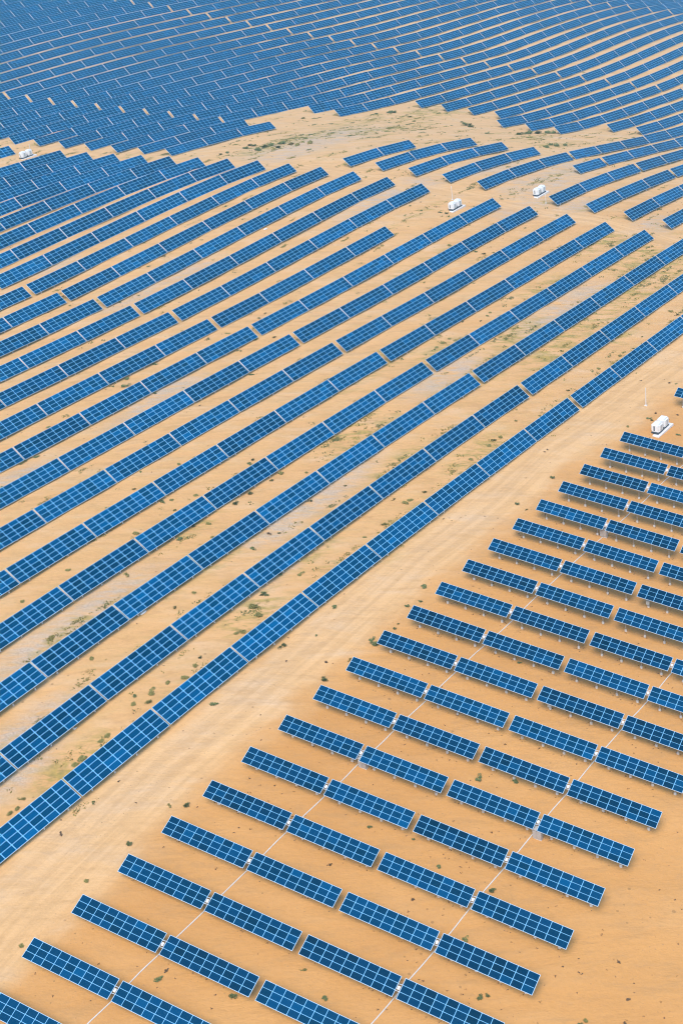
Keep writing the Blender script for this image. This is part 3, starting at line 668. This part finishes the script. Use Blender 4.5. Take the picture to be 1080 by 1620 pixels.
# two long ground pipes, square across the rows of the three-row block
def planA(al, n): 
    a = al + n * G['qA']; return G['OAx'] + a * TA[0] + n * G['SA'] * NA[0], G['OAy'] + a * TA[1] + n * G['SA'] * NA[1]
for al, n0, n1, lab in ((5.95, -1.2, 19.4, 'long pale pipe crossing the three-row arrays, the one nearer the track'), (32.55, .4, 14.5, 'long pale pipe crossing the three-row arrays, the one farther from the track')):
    mb = MB(); prev = None; org = planA(al, n0); oz = float(ground_z(*org))
    for n in np.arange(n0, n1, .16):
        x, y = planA(al + (vnoise(n * 3.1, al, 1.7) - .5) * .16, n); p = (x - org[0], y - org[1], float(ground_z(x, y)) + .05 - oz)
        if prev: mb.bar(prev, p, .085, .085, 6, False)
        prev = p
    o = link('conduit_pipe', mb.mesh('conduit_pipe', M_PIPE), None, (org[0], org[1], oz)); put(o, lab, 'pipe', 'pipes laid across the three-row block')
# combiner boxes hung in the gaps between the arrays
jb = bevel_box('body', M_PIPE, .36, .46, .18, .02); jr = MB()
jr.box(-.34, .34, -.03, .03, .02, .07); jrm = jr.mesh('rail', M_ALU)
jl = bevel_box('lid', M_WHITE, .28, .36, .03, .008)
for n in range(0, 20):
    for al, jn in ((6.575, 0), (2 * G['PA'] + .35 + 6.575, 1)):
        if jn and n > 13: continue
        if n == 0 and jn: continue
        x, y = planA(al, n); h = 1.8 + max(0, n) / 19 * 1.2
        z = float(zf(x, y)) + h
        u, v, w = project((x, y, z))
        if not (-5 < u < 1085 and -5 < v < 1625): continue
        root = empty('combiner_box', x, y, z, azA); root.rotation_euler = (G['tA'], 0, azA)
        which = 'first and second' if jn == 0 else 'third and fourth'
        put(root, f'small white box in the gap between {which} arrays, {ORD[n + 1]} row from the bottom', 'junction box', 'white boxes in the gaps of the three-row block')
        b = link('body', jb, root, (0, -.05, -.12)); link('lid', jl, b, (0, 0, .18)); link('rail', jrm, root, (0, .42, -.06)); link('rail', jrm, root, (0, -.46, -.06))
# grey string inverters hung on posts
sb = bevel_box('body', M_GREY, .55, .3, .75, .03); sbk = MB(); sbk.box(-.3, .3, .15, .22, .15, .22); sbk.box(-.3, .3, .15, .22, .5, .57); sbm = sbk.mesh('bracket', M_STEEL)
for (al, n), lab in (((26.3 + .35 - 4.8, 9.), 'grey inverter on a post under the tenth row'), ((26.3 + .35 - 4.8, 13.), 'grey inverter on a post under the thirteenth row')):
    x, y = planA(al, n); h = 1.8 + n / 19 * 1.2
    root = empty('string_inverter', x - NA[0] * .32, y - NA[1] * .32, float(zf(x, y)) + .55, azA); put(root, lab + ', beside the third array', 'inverter', 'grey inverters hung on array posts')
    link('body', sb, root); link('bracket', sbm, root)
# white lumps lying on the sand
def lump(r, seed, m):
    bm = bmesh.new(); bmesh.ops.create_icosphere(bm, subdivisions=2, radius=1); rr = random.Random(seed)
    for v in bm.verts:
        k = 1 + rr.uniform(-.22, .22); v.co = Vector((v.co.x * r * 1.5 * k, v.co.y * r * .8 * k, v.co.z * r * .35 * k))
    me = bpy.data.meshes.new('lump'); bm.to_mesh(me); bm.free(); me.materials.append(m); return me
for q, ((x, y, r), lab) in enumerate(zip([[-34.6,193.4,0.45],[-43.4,166.2,0.2],[-9.8,372.8,0.5]], ['flat white lump on the sand below the second row above the track', 'little white stone on the sand between the two nearest long rows', 'white scrap on the sand among the upper middle rows'])):
    o = link('white_lump', lump(r, q, M_CONC2), None, (x, y, float(ground_z(x, y)) + r * .12), (0, 0, azB)); put(o, lab, 'stone')

# ------------------------------------------------------------------ shrubs and ground plants
def shrub_mesh(seed, n, leaf, mat_, flat=.55):
    rr = random.Random(seed); mb = MB()
    cl = [(0, 0, .22 * flat, .34)] + [(rr.gauss(0, .2), rr.gauss(0, .17), rr.uniform(.1, .4) * flat, rr.uniform(.14, .28)) for _ in range(6)]
    for k in range(n):
        cx, cy, cz, cr = rr.choice(cl)
        d = Vector((rr.gauss(0, 1), rr.gauss(0, 1), rr.gauss(0, 1))).normalized() * cr * rr.random() ** .4
        p = Vector((cx + d.x, cy + d.y, max(.01, cz + d.z * .8)))
        a = Vector((rr.gauss(0, 1), rr.gauss(0, 1), rr.gauss(0, .7))).normalized(); b = a.orthogonal().normalized()
        s_ = leaf * rr.uniform(.6, 1.3); b0 = len(mb.v)
        mb.v += [tuple(p - a * s_), tuple(p + b * s_ * .45), tuple(p + a * s_), tuple(p - b * s_ * .45)]; mb.f.append((b0, b0 + 1, b0 + 2, b0 + 3)); mb.m.append(0)
    for k in range(7):
        t = rr.uniform(0, 6.28); mb.bar((0, 0, -.1), (.3 * math.cos(t), .3 * math.sin(t), .3 * flat), .018, .008, 4)
    return mb.mesh('shrub', mat_)
SHM = [[shrub_mesh(10 * t + k, 420, .075, M_LEAF[t], (.75, .5, .5)[t]) for k in range(4)] for t in range(3)]
tone_w = ['green', 'yellow-green', 'brown']
def cell_of(x, y):
    row = ((x - G['Ox']) * NB[0] + (y - G['Oy']) * NB[1]) / G['S']; al = (x - G['Ox']) * TB[0] + (y - G['Oy']) * TB[1]
    if row < -1.15:
        n = ((x - G['OAx']) * NA[0] + (y - G['OAy']) * NA[1]) / G['SA']; j = ((x - G['OAx']) * TA[0] + (y - G['OAy']) * TA[1] - n * G['qA']) / G['PA']
        if j > -.8: return 'among the three-row arrays near the %s row from the bottom' % ORD[max(0, min(22, int(round(n)) + 1))]
        return 'at the track edge by the %s three-row array row' % ORD[max(0, min(22, int(round(n)) + 1))]
    if row < -.3: return 'on the near side of the first long row' 
    r = max(0, int(math.floor(row + .2))); al -= row * G['q']
    if al > 6.0 * PB: return 'in the clearing beyond the crossing track, %s row line' % ORD[min(22, r)]
    s_ = int(round(al / PB)); side = 'left' if s_ <= 0 else 'right'
    return 'just behind long row %s, %s of the gap' % (ORD[min(22, r)], 'near' if s_ == 0 else '%s array %s' % (ORD[abs(s_) - 1], side))
cells = {}
for (x, y, sz, tn) in SHRUBS:
    cells.setdefault((cell_of(x, y), tn), []).append((x, y, sz, tn))
for (cname, tn), lst in cells.items():
    lst.sort(key=lambda t: project((t[0], t[1], float(zf(t[0], t[1]))))[0])
    for q, (x, y, sz, tn) in enumerate(lst):
        o = link('shrub', random.Random(int(x * 10)).choice(SHM[tn]), None, (x, y, float(ground_z(x, y)) - .02), (0, 0, (x * 7.3) % 6.28))
        if y > 400: sz *= 1.5
        o.scale = (sz * 1.1, sz * .95, sz * .6)
        pos = '' if len(lst) == 1 else (['leftmost', 'rightmost'][q] if len(lst) == 2 else ORD[q] + ' from left')
        put(o, (pos + ' ' + tone_w[tn] + ' shrub ' + cname).strip(), 'shrub', 'desert shrubs scattered over the sand')

def tufts():
    rr = np.random.RandomState(11); xs, ys, veg = VEG
    V = [[], []]; F = [[], []]
    def patch(x, y):
        i = np.clip(np.searchsorted(xs, x), 0, len(xs) - 1); j = np.clip(np.searchsorted(ys, y), 0, len(ys) - 1); return veg[i, j]
    N_ = 60000
    X = rr.uniform(-140, 240, N_); Y = rr.uniform(90, 700, N_)
    row = ((X - G['Ox']) * NB[0] + (Y - G['Oy']) * NB[1]) / G['S']; fr = row - np.floor(row + .35)
    inM = row > -.25
    back = np.exp(-((fr - .29) / .14) ** 2)
    clump = vnoise(X, Y, 7) * .6 + vnoise(Y, X, 2.6) * .4
    veg_ = patch(X, Y)
    dens = np.where(inM, 
        .03 + .9 * back * np.clip((clump - .40) * 4, 0, 1) + .85 * np.clip(veg_ - .25, 0, 1) * np.clip((clump - .36) * 4, 0, 1), .0)
    dens = np.where(inM & (Y > 520), dens * .35, dens)
    keep = rr.rand(N_) < dens
    pts = [(x, y, rr.uniform(.14, .40), 0 if rr.rand() < .3 else 1) for x, y in zip(X[keep], Y[keep])]
    # tufts gathered in streaks drawn out along the rows
    NS = 12000; SX = rr.uniform(-120, 230, NS); SY = rr.uniform(110, 640, NS)
    row = ((SX - G['Ox']) * NB[0] + (SY - G['Oy']) * NB[1]) / G['S']; fr = row - np.floor(row + .35)
    pv_ = patch(SX, SY); ds_ = np.where(row > -.2, .05 + .42 * np.exp(-((fr - .30) / .12) ** 2) * np.clip((vnoise(SX, SY, 23) - .35) * 3, .1, 1) + .8 * np.clip(pv_ - .3, 0, 1), 0)
    # the open clearing: only where grass grows
    clr = patch(SX, SY)
    ks = rr.rand(NS) < ds_
    for x0_, y0_ in zip(SX[ks], SY[ks]):
        n_ = rr.randint(4, 22); ln = rr.uniform(.4, 2.0); t_ = 0 if rr.rand() < .35 else 1
        for q in range(n_):
            a_, b_ = rr.normal(0, ln), rr.normal(0, .28)
            pts.append((x0_ + TB[0] * a_ + NB[0] * b_, y0_ + TB[1] * a_ + NB[1] * b_, rr.uniform(.10, .27), t_))
    # dark crumbs and seedlings on the redder sand
    M_ = 8000; X = rr.uniform(-75, 90, M_); Y = rr.uniform(95, 320, M_)
    row = ((X - G['Ox']) * NB[0] + (Y - G['Oy']) * NB[1]); cl = vnoise(X + 9, Y, 8)
    k2 = (row < -16) & (rr.rand(M_) < .55 * np.clip((cl - .42) * 3, .04, 1))
    crumbs = [(x, y, rr.uniform(.07, .19), 2) for x, y in zip(X[k2], Y[k2])]
    crumbs += [(x, y, rr.uniform(.06, .16), 2) for x, y in zip(rr.uniform(-90, 160, 1500), rr.uniform(95, 480, 1500))]
    for a in arrays:
        if a[0] == 'A':
            for k in range(4):
                lx = (k - 1.5) * WA * .252; bx, by = a[4] + TA[0] * lx, a[5] + TA[1] * lx
                for q in range(rr.randint(2, 9)): crumbs.append((bx + rr.normal(0, .45), by + rr.normal(0, .45), rr.uniform(.05, .12), 2))
    out = []
    for name, plist, mats in (('low_grass', pts, None), ('dry_crumbs', crumbs, None)):
        vs, fs, ms = [], [], []
        P3 = np.array([(p[0], p[1]) for p in plist]); Z = ground_z(P3[:, 0], P3[:, 1])
        for (x, y, r, t), z in zip(plist, Z):
            for q in range(9 if t < 2 else 6):
                a = rr.uniform(0, 6.28); d = r * rr.rand() ** .5 * (1.9 if t < 2 else 1); dx, dy = math.cos(a) * d, math.sin(a) * d
                # drawn out along the row
                px, py = x + dx * .9 + dx * TB[0] * .3, y + dy; h = r * rr.uniform(.25, .9); w = r * rr.uniform(.3, .6); b = rr.uniform(0, 3.14)
                b0 = len(vs)
                vs += [(px - math.cos(b) * w, py - math.sin(b) * w, z - .02), (px + math.cos(b) * w, py + math.sin(b) * w, z - .02), (px + math.cos(b) * w * .5 + rr.uniform(-.1, .1), py + math.sin(b) * w * .5 + rr.uniform(-.2, .2) * r * 3, z + h), (px - math.cos(b) * w * .6 + rr.uniform(-.1, .1), py - math.sin(b) * w * .6, z + h * .8)]
                fs.append((b0, b0 + 1, b0 + 2, b0 + 3)); ms.append(t)
        me = bpy.data.meshes.new(name); me.from_pydata(vs, [], fs)
        for m in M_LEAF: me.materials.append(m)
        me.polygons.foreach_set('material_index', ms); me.update()
        o = link(name, me); o['kind'] = 'stuff'; o['label'] = 'low olive grass growing in strips between the long rows' if name == 'low_grass' else 'dark dry crumbs and seedlings dotted over the sand'; out.append(len(plist))
    print('tufts', out)
tufts()

HAZE = 0.00018
if HAZE:
    def b_h(nt, N, L, P):
        nt.nodes.remove(P); pv = N.new('ShaderNodeVolumePrincipled'); pv.inputs['Density'].default_value = HAZE
        pv.inputs['Color'].default_value = (.22, .66, 1, 1); pv.inputs['Anisotropy'].default_value = .2
        L.new(pv.outputs[0], N['Material Output'].inputs['Volume'])
    mh = mat('thin_haze', b_h)
    mb = MB(); mb.box(-9500, 9500, -9500, 12500, -160, 150)
    o = link('haze', mb.mesh('haze', mh)); o['kind'] = 'stuff'
